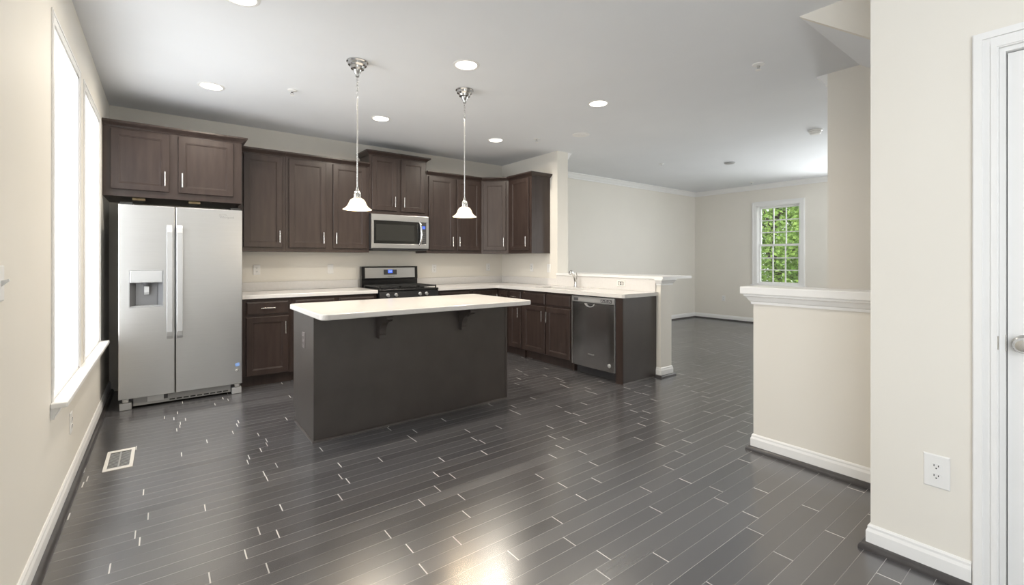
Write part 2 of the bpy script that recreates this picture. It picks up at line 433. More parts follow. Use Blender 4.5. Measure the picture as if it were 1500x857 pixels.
window(4, (X2, FW[1][1], 0), -R(90), FW[1][1] - FW[1][0], 0.78, 2.32, None, 0.085)  # unseen window, added as a light source for the living room
sl_ = struct(thing('window_sill', 'long white sill below the two left windows', 'sill', (XL, 2.945, 0.60)))
MB().box(0.0005, 0.060, 0, 4.955 - 2.945 + 0.05, -0.026, -0.0005, 0.005).build('sill_board', TRIM, sl_)
MB().box(-0.10, 0.0004, LW[0][0] - 2.945 + 0.001, LW[0][1] - 2.945 - 0.001, -0.010, 0.0035).box(-0.10, 0.0004, LW[1][0] - 2.945 + 0.001, LW[1][1] - 2.945 - 0.001, -0.010, 0.0035).build('sill_return', TRIM, sl_)
MB().prism([(0.0005, -0.0265), (0.030, -0.0265), (0.030, -0.036), (0.022, -0.044), (0.012, -0.068), (0.012, -0.078), (0.0005, -0.078)], 'y', 0.012, 2.04).build('apron', TRIM, sl_)

# ---- door on the near right wall
dr = struct(thing('door_1', 'white door at the right edge of the photo', 'door', (XR, DY1, 0)))
m = MB()   # moulded casing: stepped profile
for a, b, o in ((0.0, 0.07, 0.012), (0.004, 0.020, 0.018), (0.042, 0.066, 0.022)):
    m.box(-o, -0.0005, a, b, 0, DZ + b)
    m.box(-o, -0.0005, DY0 - DY1 - b, DY0 - DY1 - a, 0, DZ + b)
    m.box(-o, -0.0005, DY0 - DY1 - a, a, DZ + a, DZ + b)
m.build('door_casing', TRIM, dr)
m = MB(); m.box(0, T, -0.016, -0.0005, 0, DZ - 0.0005).box(0, T, DY0 - DY1 + 0.0005, DY0 - DY1 + 0.016, 0, DZ - 0.0005).box(0, T, DY0 - DY1 + 0.016, -0.016, DZ - 0.016, DZ - 0.0005)
m.box(0.062, 0.076, -0.026, -0.016, 0, DZ - 0.016)
m.build('door_jamb', TRIM, dr)
w = DY1 - DY0 - 0.038
slab = MB().box(0.024, 0.060, -0.019 - w, -0.019, 0.012, DZ - 0.019)
for za, zb in ((0.22, 0.92), (1.05, 1.86)):
    for ya, yb in ((0.12, w / 2 - 0.05), (w / 2 + 0.05, w - 0.12)):
        slab.transform(Matrix.Identity(4))
        p = MB().rings(ya, yb, za, zb, [(0, 0.0), (0, -0.004), (0.012, -0.007), (0.022, -0.003)]).transform(Matrix(((0, 1, 0, 0.024), (-1, 0, 0, -0.019), (0, 0, 1, 0), (0, 0, 0, 1))))
        me = bpy.data.meshes.new('t'); p.bm.to_mesh(me); p.bm.free(); slab.bm.from_mesh(me); bpy.data.meshes.remove(me)
so = slab.build('door_slab', TRIM, dr)
kn = MB().lathe([(0, 0), (0.033, 0), (0.033, 0.004), (0.026, 0.010), (0.012, 0.012), (0.011, 0.028), (0.020, 0.034), (0.028, 0.046), (0.028, 0.056), (0.020, 0.066), (0, 0.068)], (0.024, -0.062, 0.955), 28, Matrix.Rotation(-R(90), 4, 'Y'))
kn.build('door_knob', NICKEL, so, smooth=40)
MB().box(-0.0005, 0.022, -0.0175, -0.0155, 0.925, 0.985).box(-0.0135, -0.0115, 0.0, 0.006, 0.93, 0.98).build('strike_plate', NICKEL, dr)

# ------------------------------------------------------------------ cabinets
def bar_handle(parent, x, z, length=0.128, vertical=True, y=-0.02, M=None):
    m = MB(); h = length / 2; r = 0.0058
    p = (lambda t, yy: (x, yy, z + t)) if vertical else (lambda t, yy: (x + t, yy, z))
    m.cyl(p(-h, y - 0.028), p(h, y - 0.028), r, 14)
    for t in (-h * 0.62, h * 0.62): m.cyl(p(t, y - 0.0002), p(t, y - 0.028), r * 0.8, 10)
    if M is not None: m.transform(M)
    return m.build('handle', NICKEL, parent, smooth=40)
DOORP = [(0, -0.0008), (0, -0.016), (0.0035, -0.0195), (0.052, -0.0195), (0.055, -0.0165), (0.060, -0.0165), (0.063, -0.0125), (0.068, -0.0115)]
DRWP = [(0, -0.0008), (0, -0.016), (0.0035, -0.0195), (0.010, -0.0195), (0.016, -0.0195)]
def door(parent, x0, x1, z0, z1, hside=None, hz='bottom', M=None, name='door'):
    m = MB().rings(x0, x1, z0, z1, DOORP if name == 'door' else [(0, -0.0008), (0, -0.013), (0.006, -0.0165), (0.014, -0.0195)])
    if M is not None: m.transform(M)
    d = m.build(name, WOOD, parent)
    if name == 'door' and hside:
        x = x1 - 0.030 if hside == 'R' else x0 + 0.030
        z = z0 + 0.115 if hz == 'bottom' else z1 - 0.115
        bar_handle(d, x, z, M=M)
    elif name == 'drawer' and hside:
        bar_handle(d, (x0 + x1) / 2, (z0 + z1) / 2, vertical=False, M=M)
    return d
CROWN = [(0, 0), (0.006, 0), (0.010, 0.008), (0.020, 0.016), (0.040, 0.030), (0.046, 0.036), (0.046, 0.050), (0, 0.050)]
def upper(name, label, loc, rz, w, h, d, doors, crown_path, bot=0.045):
    """origin at front left bottom; faces local -y"""
    t = thing(name, label, 'cabinet', loc, rz)
    g = 0.0006
    MB().box(g, w - g, 0, d - 0.001, 0, h).build('body', WOOD, t)
    MB().box(g, w - g, -0.004, -0.0003, 0, 0.028).build('light_rail', WOOD, t)
    for x0, x1, side in doors: door(t, x0, x1, bot, h - 0.03, side)
    MB().sweep(crown_path, CROWN, h - 0.014).build('crown_molding', WOOD, t)
    return t
UF = 5.458
# over the refrigerator (deep)
upper('wall_cabinet', 'deep dark two-door cabinet above the refrigerator', (-0.414, 5.168, 1.812), 0, 1.022, 0.608, 0.619,
      [(0.052, 0.452, 'R'), (0.518, 0.950, 'L')], [(0, -0.0005), (1.022, -0.0005), (1.022, 0.619)][::1], 0.06)
fc = [o for o in bpy.data.objects if o.get('label', '').startswith('deep dark two-door')][0]
PINE = noisy(principled('raw_pine', (0.5, 0.38, 0.2), 0.6), (0.42, 0.31, 0.16), (0.58, 0.45, 0.26), (20, 4, 4))
for x in (0.19, 0.60): MB().box(x, x + 0.09, 0.10, 0.13, -0.018, -0.0005).build('cleat', PINE, fc)
# single and pair left of the range
upper('wall_cabinet', 'tall single-door dark wall cabinet beside the refrigerator', (0.610, UF, 1.352), 0, 0.445, 1.05, 0.329,
      [(0.045, 0.412, 'R')], [(0, -0.0005), (0.445, -0.0005)])
upper('wall_cabinet', 'dark two-door wall cabinet just left of the microwave', (1.056, UF, 1.352), 0, 0.926, 1.05, 0.329,
      [(0.032, 0.420, 'R'), (0.500, 0.890, 'L')], [(0, -0.0005), (0.926, -0.0005)])
upper('wall_cabinet', 'raised short dark two-door cabinet above the microwave', (1.983, UF, 1.828), 0, 0.768, 0.735, 0.329,
      [(0.030, 0.350, 'R'), (0.412, 0.738, 'L')], [(0, 0.329), (0, -0.0005), (0.768, -0.0005), (0.768, 0.329)])
upper('wall_cabinet', 'dark two-door wall cabinet just right of the microwave', (2.752, UF, 1.352), 0, 0.866, 1.05, 0.329,
      [(0.030, 0.410, 'R'), (0.456, 0.836, 'L')], [(0, -0.0005), (0.866, -0.0005)])
# diagonal corner cabinet
cx, cy = 3.619, 5.179
ct = thing('corner_cabinet', 'dark diagonal one-door wall cabinet in the kitchen corner', 'cabinet', (cx, UF, 1.352))
dx, dy = 3.898 - cx, cy - UF
MB().prism([(0, 0), (dx, dy), (XP - 0.001 - cx, dy), (XP - 0.001 - cx, YB - 0.001 - UF), (0, YB - 0.001 - UF)], 'z', 0, 1.05).build('body', WOOD, ct)
dl = math.hypot(dx, dy); Md = Matrix.Rotation(math.atan2(dy, dx), 4, 'Z')
door(ct, 0.035, dl - 0.035, 0.045, 1.02, 'R', M=Md)
MB().sweep([(0, -0.0005), (dx, dy - 0.0005)], CROWN, 1.036).build('crown_molding', WOOD, ct)
MB().box(0.006, dl - 0.006, -0.004, -0.0003, 0, 0.028).transform(Md).build('light_rail', WOOD, ct)
upper('wall_cabinet', 'dark one-door wall cabinet on the partition with its side panel showing', (3.898, cy - 0.0005, 1.352), -R(90), 0.515, 1.05, XP - 3.898,
      [(0.06, 0.465, 'R')], [(0, -0.0005), (0.515, -0.0005), (0.515, XP - 3.898 - 0.001)])

# base cabinets
def base_cab(name, label, loc, rz, w, d, fronts, h=0.874, hollow=False):
    t = thing(name, label, 'cabinet', loc, rz)
    g = 0.0006
    if hollow:
        m = MB().box(g, w - g, 0, 0.020, 0.10, h).box(g, 0.019, 0.020, d, 0, h).box(w - 0.019, w - g, 0.020, d, 0, h).box(0.019, w - 0.019, 0.020, d, 0.10, 0.118).box(0.019, w - 0.019, d - 0.012, d, 0.118, h)
        m.build('body', WOOD, t)
    else:
        MB().prism([(0, 0.10), (0, h), (d, h), (d, 0), (0.07, 0), (0.07, 0.10)], 'x', g, w - g).build('body', WOOD, t)
    MB().box(g, w - g, 0.058, 0.0695, 0, 0.0985).build('toe_kick', WOOD, t)
    for f in fronts: door(t, *f[1:], name=f[0])
    return t
BF = 5.14
base_cab('base_cabinet', 'dark base cabinet with drawer and door beside the refrigerator', (0.605, BF, 0), 0, 0.452, YB - BF - 0.001,
         [('drawer', 0.035, 0.415, 0.715, 0.845, True), ('door', 0.035, 0.415, 0.115, 0.69, 'R', 'top')])
base_cab('base_cabinet', 'dark two-drawer base cabinet just left of the range', (1.058, BF, 0), 0, 0.896, YB - BF - 0.001,
         [('drawer', 0.032, 0.420, 0.715, 0.845, None), ('drawer', 0.476, 0.864, 0.715, 0.845, None), ('door', 0.032, 0.420, 0.115, 0.69, 'R', 'top'), ('door', 0.476, 0.864, 0.115, 0.69, 'L', 'top')])
base_cab('base_cabinet', 'dark base cabinet just right of the range', (2.738, BF, 0), 0, 0.50, YB - BF - 0.001,
         [('drawer', 0.032, 0.468, 0.715, 0.845, None), ('door', 0.032, 0.468, 0.115, 0.69, 'R', 'top')])
PF = 3.688                    # front of the peninsula cabinets
ck = thing('corner_cabinet', 'dark base cabinet folded into the inner kitchen corner', 'cabinet', (3.2385, 4.88, 0))
w_, d_ = XP - 0.001 - 3.2385, YB - 0.001 - 4.88
fx, fy = PF - 3.2385, BF - 4.88
MB().prism([(0, fy), (fx, fy), (fx, 0), (w_, 0), (w_, d_), (0, d_)], 'z', 0.10, 0.874).prism([(0, fy + 0.07), (fx + 0.07, fy + 0.07), (fx + 0.07, 0), (w_, 0), (w_, d_), (0, d_)], 'z', 0, 0.10).build('body', WOOD, ck)
door(ck, 0.03, fx - 0.024, 0.115, 0.845, 'R', 'top', M=Matrix.Translation((0, fy, 0)))
door(ck, 0.024, fy - 0.03, 0.115, 0.845, None, M=Matrix.Translation((fx, fy, 0)) @ Matrix.Rotation(-R(90), 4, 'Z'))
PD = XP - PF - 0.001
base_cab('base_cabinet', 'narrow dark base cabinet between the corner and the sink cabinet', (PF, 4.8795, 0), -R(90), 0.285, PD,
         [('drawer', 0.026, 0.262, 0.715, 0.845, True), ('door', 0.026, 0.262, 0.115, 0.69, 'R', 'top')])
base_cab('sink_cabinet', 'dark two-door sink cabinet beside the dishwasher', (PF, 4.594, 0), -R(90), 0.912, PD,
         [('drawer', 0.030, 0.445, 0.715, 0.845, None), ('drawer', 0.472, 0.882, 0.715, 0.845, None), ('door', 0.030, 0.445, 0.115, 0.69, 'R', 'top'), ('door', 0.472, 0.882, 0.115, 0.69, 'L', 'top')], hollow=True)
ep = thing('end_panel', 'dark wood panel closing the end of the sink counter', 'panel', (PF - 0.022, 2.96, 0))
MB().box(0.012, XP - PF + 0.022 - 0.001, 0, 0.020, 0.0, 0.874).build('panel', PANEL, ep)
MB().box(0, 0.012, 0, 0.088, 0.0, 0.874).box(0.012, 0.03, 0.0205, 0.088, 0, 0.874).build('filler_strip', WOOD, ep)
MB().prism([(0, -0.0005), (-0.012, -0.0005), (-0.010, 0.007), (-0.005, 0.012), (0, 0.013)], 'x', 0.0, XP - PF + 0.020).transform(Matrix.Translation((0, -0.0005, 0))).build('shoe_molding', PANEL, ep)

# ------------------------------------------------------------------ dishwasher
dw = thing('dishwasher', 'stainless steel dishwasher under the sink counter', 'dishwasher', (PF, 3.672, 0), -R(90))
MB().box(0.004, 0.616, 0.0, 0.50, 0.105, 0.868).box(0.03, 0.59, 0.06, 0.45, 0, 0.105).build('tub', BLACKM, dw)
for x in (0.002, 0.6105): MB().box(x, x + 0.0035, -0.031, -0.0005, 0.100, 0.862).build('edge_trim', SILVERP, dw)
m = MB()
# gently bowed door skin
n = 16; b = bmesh.new(); fr = []; bk = []
for i in range(n + 1):
    u = i / n; x = 0.006 + u * 0.604; yb_ = -0.030 - 0.011 * (1 - (2 * u - 1) ** 2) ** 0.6
    fr.append([b.verts.new((x, yb_, z)) for z in (0.100, 0.792)]); bk.append([b.verts.new((x, -0.0005, z)) for z in (0.100, 0.792)])
for i in range(n):
    b.faces.new((fr[i][0], fr[i + 1][0], fr[i + 1][1], fr[i][1])); b.faces.new((bk[i + 1][0], bk[i][0], bk[i][1], bk[i + 1][1]))
    b.faces.new((fr[i][1], fr[i + 1][1], bk[i + 1][1], bk[i][1])); b.faces.new((fr[i + 1][0], fr[i][0], bk[i][0], bk[i + 1][0]))
b.faces.new((fr[0][0], fr[0][1], bk[0][1], bk[0][0])); b.faces.new((fr[n][1], fr[n][0], bk[n][0], bk[n][1]))
bmesh.ops.recalc_face_normals(b, faces=b.faces[:])
m._merge(b); dd = m.build('door', STEELD, dw, smooth=30)
MB().box(0.006, 0.610, -0.032, -0.0005, 0.796, 0.862, 0.004).build('control_panel', STEEL, dw)
cp = MB().box(0.030, 0.585, -0.0335, -0.0322, 0.806, 0.850).build('control_strip', GREYP, dw)
for a, b_ in ((0.034, 0.105), (0.430, 0.580)): MB().box(a, b_, -0.0345, -0.0337, 0.812, 0.845).build('button_pad', DARKP, cp)
mm = MB()
for k in range(6): mm.box(0.440 + k * 0.023, 0.454 + k * 0.023, -0.0353, -0.0347, 0.822, 0.826)
for k in range(3): mm.box(0.440 + k * 0.05, 0.462 + k * 0.05, -0.0353, -0.0347, 0.834, 0.837)
mm.build('panel_lettering', INKL, cp)
# pocket handle: a shallow scoop with a lip
mm = MB().prism([(0.205 + 0.15 * t / 20, 0.790 - 0.040 * math.sin(math.pi * t / 20) ** 0.55) for t in range(21)], 'y', -0.0435, -0.0405)
pk = mm.build('pocket_handle', SILVERP, dd)
MB().prism([(0.245 + 0.095 * t / 14, 0.789 - 0.028 * math.sin(math.pi * t / 14) ** 0.6) for t in range(15)], 'y', -0.0445, -0.0437).build('pocket', BLACKM, pk)
text_mesh('badge', 'Whirlpool', 0.021, SILVERP, dw, Matrix.Translation((0.30, -0.0415, 0.245)) @ Matrix.Rotation(R(90), 4, 'X'))
MB().lathe([(0, 0), (0.021, 0), (0.021, 0.004), (0.015, 0.009), (0, 0.010)], (0.548, -0.034, 0.165), 24, Matrix.Rotation(R(90), 4, 'X')).build('medallion', SILVERP, dw, smooth=40)
MB().box(0.004, 0.616, 0.052, 0.0595, 0.0, 0.095).build('kick_plate', DARKP, dw)

# ------------------------------------------------------------------ countertops, backsplashes, sink, faucet
CZ0, CZ1 = 0.876, 0.914
def slab_poly(m, poly): m.prism(poly, 'z', CZ0, CZ1)
c1 = MB().prism([(0.603, 5.10), (1.957, 5.10), (1.957, YB - 0.001), (0.603, YB - 0.001)], 'z', CZ0, CZ1, 0.004)
tag(c1.build('countertop', QUARTZ), 'white quartz countertop between refrigerator and range', 'countertop')
m = MB(); CXF = 3.648
SX0, SX1, SY0, SY1 = 3.76, 4.06, 3.72, 4.46
m.prism([(2.733, 5.10), (CXF - 0.05, 5.10), (CXF - 0.014, 5.086), (CXF, 5.05), (CXF, 4.9), (XP - 0.001, 4.9), (XP - 0.001, YB - 0.001), (2.733, YB - 0.001)], 'z', CZ0, CZ1)
m.box(CXF, XP - 0.001, SY1, 4.9, CZ0, CZ1).box(CXF, SX0, SY0, SY1, CZ0, CZ1).box(SX1, XP - 0.001, SY0, SY1, CZ0, CZ1)
m.prism([(CXF, 2.955), (CXF + 0.02, 2.935), (XP - 0.001, 2.935), (XP - 0.001, SY0), (CXF, SY0)], 'z', CZ0, CZ1)
tag(m.build('countertop', QUARTZ), 'L-shaped white quartz countertop holding the sink', 'countertop')
tag(MB().box(0.62, 1.957, YB - 0.020, YB - 0.001, CZ1 + 0.0003, 1.012, 0.003).build('backsplash', QUARTZ), 'white backsplash strip left of the range', 'backsplash')
tag(MB().box(2.733, XP - 0.021, YB - 0.020, YB - 0.001, CZ1 + 0.0003, 1.012, 0.003).build('backsplash', QUARTZ), 'white backsplash strip right of the range', 'backsplash')
tag(MB().box(XP - 0.020, XP - 0.001, YPE, YB - 0.001, CZ1 + 0.0003, 1.012, 0.003).build('backsplash', QUARTZ), 'white backsplash strip under the partition cabinet', 'backsplash')
tag(MB().box(XP - 0.020, XP - 0.001, 2.961, YPE - 0.001, CZ1 + 0.0003, 1.0535, 0.002).build('backsplash', QUARTZ), 'white backsplash behind the faucet, up to the ledge', 'backsplash')
sk = thing('sink', 'stainless undermount sink set in the counter', 'sink', ((SX0 + SX1) / 2, (SY0 + SY1) / 2, 0.876))
b = bmesh.new(); hx, hy = (SX1 - SX0) / 2, (SY1 - SY0) / 2
rg = []
for i, z in ((-0.012, -0.0015), (0.0, -0.0015), (0.012, -0.15), (0.04, -0.17)):
    rg.append([b.verts.new((sx * (hx - i), sy * (hy - i), z)) for sx, sy in ((-1, -1), (1, -1), (1, 1), (-1, 1))])
for a, c in zip(rg, rg[1:]):
    for k in range(4): b.faces.new((a[k], a[(k + 1) % 4], c[(k + 1) % 4], c[k]))
b.faces.new(rg[-1]); m = MB(); m._merge(b)
m.build('basin', STEEL, sk)
MB().lathe([(0, 0.002), (0.03, 0.002), (0.042, 0.004), (0.042, 0.0)], (0, 0, -0.17), 20).build('drain', CHROME, sk)
fa = thing('faucet', 'nickel pull-out kitchen faucet behind the sink', 'faucet', (4.135, 4.08, CZ1))
MB().lathe([(0, 0), (0.030, 0), (0.030, 0.006), (0.024, 0.012), (0.021, 0.05), (0.019, 0.075), (0, 0.082)], (0, 0, 0.0003), 24).build('faucet_base', NICKEL, fa, smooth=40)
MB().tube([(0, 0, 0.060), (-0.012, 0, 0.10), (-0.035, 0, 0.15), (-0.062, 0, 0.185), (-0.085, 0, 0.200)], [0.016, 0.0165, 0.0165, 0.018, 0.020]).build('spout', NICKEL, fa, smooth=50)
MB().lathe([(0, 0), (0.019, 0.0), (0.024, 0.012), (0.024, 0.034), (0.018, 0.046), (0, 0.05)], (-0.075, 0, 0.205), 20, Matrix.Rotation(R(215), 4, 'Y')).build('spray_head', CHROME, fa, smooth=40)
MB().tube([(0.004, -0.006, 0.072), (0.006, -0.012, 0.11), (0.0, -0.02, 0.15), (-0.014, -0.026, 0.185)], [0.009, 0.008, 0.007, 0.006]).build('lever', NICKEL, fa, smooth=50)

# ------------------------------------------------------------------ island
isl = thing('kitchen_island', 'dark wood kitchen island under the pendant lights', 'island', (0.819, 3.325, 0))
iw, idp = 2.484 - 0.819, 0.605
MB().prism([(0.02, 0), (idp - 0.07, 0), (idp - 0.07, 0.10), (idp, 0.10), (idp, 0.874), (0.02, 0.874)], 'x', 0.0205, iw - 0.0205).build('body', WOOD, isl)
MB().box(0.0205, iw - 0.0205, 0, 0.0195, 0, 0.874).build('back_panel', PANEL, isl)
for a in (0.0, iw - 0.020):
    MB().prism([(-0.003, 0), (idp - 0.07, 0), (idp - 0.07, 0.10), (idp, 0.10), (idp, 0.874), (-0.003, 0.874)], 'x', a, a + 0.020).build('side_panel', PANEL, isl)
q = [(0.0003, 0), (0.012, 0), (0.011, 0.006), (0.007, 0.011), (0.0003, 0.013)]
MB().sweep([(iw + 0.0, -0.003), (0.0, -0.003), (0.0, idp - 0.075)][::-1], [(-o, h) for o, h in q][::-1] if False else q, 0).build('shoe_molding', PANEL, isl)
for x in (1.268 - 0.819, 1.975 - 0.819):
    pr_ = [(-0.0005, 0.675), (-0.045, 0.675), (-0.052, 0.682), (-0.050, 0.700)]
    for k in range(9):
        t = k / 8; pr_.append((-0.056 - 0.105 * (1 - math.cos(t * math.pi / 2)), 0.715 + 0.100 * math.sin(t * math.pi / 2)))
    pr_ += [(-0.176, 0.822), (-0.190, 0.832), (-0.192, 0.848), (-0.184, 0.856), (-0.184, 0.874), (-0.0005, 0.874)]
    MB().prism(pr_, 'x', x, x + 0.048).build('corbel', PANEL, isl)
def rrect(x0, x1, y0, y1, r, n=6):
    P = []
    for cx_, cy_, a in ((x1 - r, y0 + r, -90), (x1 - r, y1 - r, 0), (x0 + r, y1 - r, 90), (x0 + r, y0 + r, 180)):
        for k in range(n + 1):
            t = R(a + 90 * k / n); P.append((cx_ + r * math.cos(t), cy_ + r * math.sin(t)))
    return P
tag(MB().prism(rrect(0.785, 2.525, 3.0, 3.942, 0.055), 'z', CZ0, CZ1, 0.006).build('countertop', QUARTZ), 'rounded white quartz countertop on the island', 'countertop')

# ------------------------------------------------------------------ refrigerator
fr = thing('refrigerator', 'stainless side-by-side refrigerator with ice dispenser', 'refrigerator', (-0.301, 4.97, 0))
MB().box(0.006, 0.884, 0.070, 0.745, 0.012, 1.715).build('cabinet_body', DARKP, fr)
ZD0, ZD1, SPL = 0.096, 1.727, 0.381
hx0, hx1, hz0, hz1 = 0.070, 0.296, 0.860, 1.172      # dispenser opening
def fdoor(x0, x1, hole=None):
    m = MB(); bm_ = bmesh.new(); b = 0.006; y0, y1 = 0.0, 0.066
    # rounded door shell: chamfered front edge
    if hole is None:
        m.box(x0, x1, y0, y1, ZD0, ZD1, b, 3)
    else:
        a0, a1, c0, c1 = hole
        out = [(x0 + b, ZD0 + b), (x1 - b, ZD0 + b), (x1 - b, ZD1 - b), (x0 + b, ZD1 - b)]
        o2 = [(x0 + b * .3, ZD0 + b * .3), (x1 - b * .3, ZD0 + b * .3), (x1 - b * .3, ZD1 - b * .3), (x0 + b * .3, ZD1 - b * .3)]
        o3 = [(x0, ZD0), (x1, ZD0), (x1, ZD1), (x0, ZD1)]
        inn = [(a0, c0), (a1, c0), (a1, c1), (a0, c1)]
        def ring(P, y): return [bm_.verts.new((p[0], y, p[1])) for p in P]
        rr = [ring(o3, y1), ring(o3, y0 + b), ring(o2, y0 + b * .3), ring(out, y0), ring(inn, y0), ring(inn, y1 - 0.004)]
        for p, q in zip(rr, rr[1:]):
            for k in range(4): bm_.faces.new((p[k], p[(k + 1) % 4], q[(k + 1) % 4], q[k]))
        bm_.faces.new(rr[-1]); bm_.faces.new(rr[0][::-1])
        bmesh.ops.recalc_face_normals(bm_, faces=bm_.faces[:])
        m._merge(bm_)
    return m
fl = fdoor(0.0, SPL - 0.003, (hx0, hx1, hz0, hz1)).build('freezer_door', STEEL, fr)
frd = fdoor(SPL + 0.003, 0.890).build('fridge_door', STEEL, fr)
def fhandle(x, par):
    m = MB()
    pts = [(0.575, -0.001), (0.60, -0.030), (0.64, -0.046), (1.075, -0.052), (1.50, -0.046), (1.54, -0.030), (1.565, -0.001)]
    inn = [(1.535, -0.001), (1.52, -0.020), (1.49, -0.033), (1.075, -0.038), (0.65, -0.033), (0.62, -0.020), (0.605, -0.001)]
    m.prism([(y, z) for z, y in pts + inn], 'x', x - 0.021, x + 0.021, 0.003, 2)
    return m.build('handle', SILVERP, par)
fhandle(0.340, fl); fhandle(0.412, frd)
# dispenser set into the freezer door
ds = MB().prism([(0.058, hz0 + 0.006), (0.012, hz0 + 0.012), (0.012, hz0 + 0.002), (0.060, hz0 + 0.002)], 'x', hx0 + 0.002, hx1 - 0.002)
dsp = ds.build('dispenser_tray', GREYP, fl)
m = MB()      # tapered alcove walls
m.prism([(hx0 + 0.002, 0.002), (hx0 + 0.040, 0.056), (hx0 + 0.040, 0.060), (hx0 + 0.002, 0.060)], 'z', hz0 + 0.012, 1.066)
m.prism([(hx1 - 0.002, 0.002), (hx1 - 0.002, 0.060), (hx1 - 0.040, 0.060), (hx1 - 0.040, 0.056)], 'z', hz0 + 0.012, 1.066)
m.box(hx0 + 0.040, hx1 - 0.040, 0.050, 0.060, hz0 + 0.012, 1.066)
m.build('dispenser_alcove', ALCOVE, fl)
MB().box(hx0 + 0.002, hx1 - 0.002, -0.006, 0.058, 1.067, hz1 - 0.002, 0.006).build('dispenser_panel', SILVERP, fl)
m = MB()
for a, b_ in ((hx0 - 0.004, hx0 + 0.001), (hx1 - 0.001, hx1 + 0.004)): m.box(a, b_, -0.004, -0.0003, hz0 - 0.004, hz1 + 0.004)
m.box(hx0 + 0.001, hx1 - 0.001, -0.004, -0.0003, hz0 - 0.004, hz0 + 0.001).box(hx0 + 0.001, hx1 - 0.001, -0.004, -0.0003, hz1 - 0.001, hz1 + 0.004)
m.build('dispenser_frame', SILVERP, fl)
xc = (hx0 + hx1) / 2
MB().lathe([(0, 0), (0.020, 0), (0.030, 0.012), (0.034, 0.026), (0, 0.026)], (xc, 0.026, 1.040), 20).build('spout', DARKP, fl, smooth=40)
MB().prism([(0.046, 1.04), (0.030, 1.035), (0.022, 0.985), (0.028, 0.965), (0.034, 0.965), (0.032, 0.99), (0.040, 1.02), (0.049, 1.02)], 'x', xc - 0.016, xc + 0.016).build('paddle', SILVERP, fl)
text_mesh('badge', 'Whirlpool', 0.028, GREYP, frd, Matrix.Translation((0.765, -0.0006, 1.655)) @ Matrix.Rotation(R(90), 4, 'X'))
cv = MB(); cv.tube([(0.735 + 0.03 * math.cos(R(a)), -0.0005, 1.676 + 0.007 * math.sin(R(a))) for a in range(0, 360, 30)], 0.0012, 6, True)
cv.build('badge_swoosh', GREYP, frd)
MB().box(0.832, 0.868, -0.0012, -0.0002, 0.262, 0.292).transform(Matrix.Translation((0.85, 0, 0.277)) @ Matrix.Rotation(R(-14), 4, 'Y') @ Matrix.Translation((-0.85, 0, -0.277))).build('sticker', BLUE, frd)
MB().lathe([(0, 0), (0.012, 0), (0.012, 0.003), (0.008, 0.005), (0, 0.005)], (0.846, -0.0004, 0.225), 18, Matrix.Rotation(R(90), 4, 'X')).build('medallion', NICKEL, frd)
g = MB().box(0.095, 0.800, 0.046, 0.068, 0.020, 0.092).build('base_grille', GREYP, fr)
m = MB()
for k in range(9): m.box(0.34 + k * 0.05, 0.378 + k * 0.05, 0.040, 0.0455, 0.030, 0.040)
m.build('grille_slots', SLOT, g)
MB().box(0.185, 0.300, 0.038, 0.0455, 0.040, 0.088, 0.003).build('filter_cover', SILVERP, g)
MB().box(0.300, 0.328, 0.042, 0.0457, 0.050, 0.088).build('latch', DARKP, g)
for x in (0.004, 0.806):
    c_ = MB().box(x, x + 0.080, 0.020, 0.068, 0.0, 0.060, 0.006).build('roller_cover', SILVERP, fr)
    MB().box(x + 0.022, x + 0.062, 0.012, 0.060, 0.064, 0.092, 0.003).build('hinge', NICKEL, c_)
for x in (0.008, 0.800):
    MB().prism([(0.010, 1.7285), (0.120, 1.7285), (0.120, 1.748), (0.070, 1.752), (0.010, 1.738)], 'x', x, x + 0.082).build('hinge_cover', BLACKM, fr)

# ------------------------------------------------------------------ range
rg_ = thing('range', 'black gas range with a stainless backguard', 'stove', (1.965, 5.075, 0))
RW = 0.760
MB().box(0.003, RW - 0.003, 0.03, 0.66, 0.09, 0.895).box(0.05, RW - 0.05, 0.06, 0.60, 0.0, 0.09).build('oven_body', BLACK, rg_)
ct_ = MB().box(0.0, RW, 0.0, 0.58, 0.896, 0.916, 0.004).build('cooktop', BLACK, rg_)
for bx, by, br in ((0.17, 0.17, 0.045), (0.59, 0.17, 0.055), (0.17, 0.43, 0.04), (0.59, 0.43, 0.035), (0.38, 0.30, 0.04)):
    MB().lathe([(0, 0), (br, 0), (br, 0.008), (br * 0.8, 0.012), (br * 0.8, 0.018), (0, 0.019)], (bx, by, 0.9165), 20).build('burner', BLACKM, ct_, smooth=40)
for gx0 in (0.015, 0.270, 0.505):
    gx1 = gx0 + (0.24 if gx0 != 0.270 else 0.22); m = MB(); z0, z1 = 0.936, 0.950
    for y in (0.03, 0.30, 0.545): m.box(gx0, gx1, y, y + 0.014, z0, z1)
    for x in (gx0, (gx0 + gx1) / 2 - 0.006, gx1 - 0.013): m.box(x, x + 0.013, 0.03, 0.559, z0, z1)
    for y in (0.10, 0.17, 0.24, 0.37, 0.43, 0.49): m.box(gx0, gx1, y, y + 0.009, z0 + 0.002, z1)
    for x in (gx0, gx1 - 0.013):
        for y in (0.03, 0.545): m.box(x, x + 0.013, y, y + 0.014, 0.9165, z0)
    m.build('grate', BLACKM, ct_)
MB().prism([(0.0, 0.800), (-0.012, 0.812), (0.012, 0.893), (0.0295, 0.893), (0.0295, 0.800)], 'x', 0.002, RW - 0.002).build('control_panel', BLACK, rg_)
for x in (0.100, 0.200, 0.505, 0.592):
    MB().lathe([(0, 0), (0.021, 0), (0.0205, 0.006), (0.017, 0.010), (0.0155, 0.026), (0, 0.028)], (x, -0.003, 0.853), 20, Matrix.Rotation(R(106), 4, 'X')).build('knob', SILVERP, rg_, smooth=40)
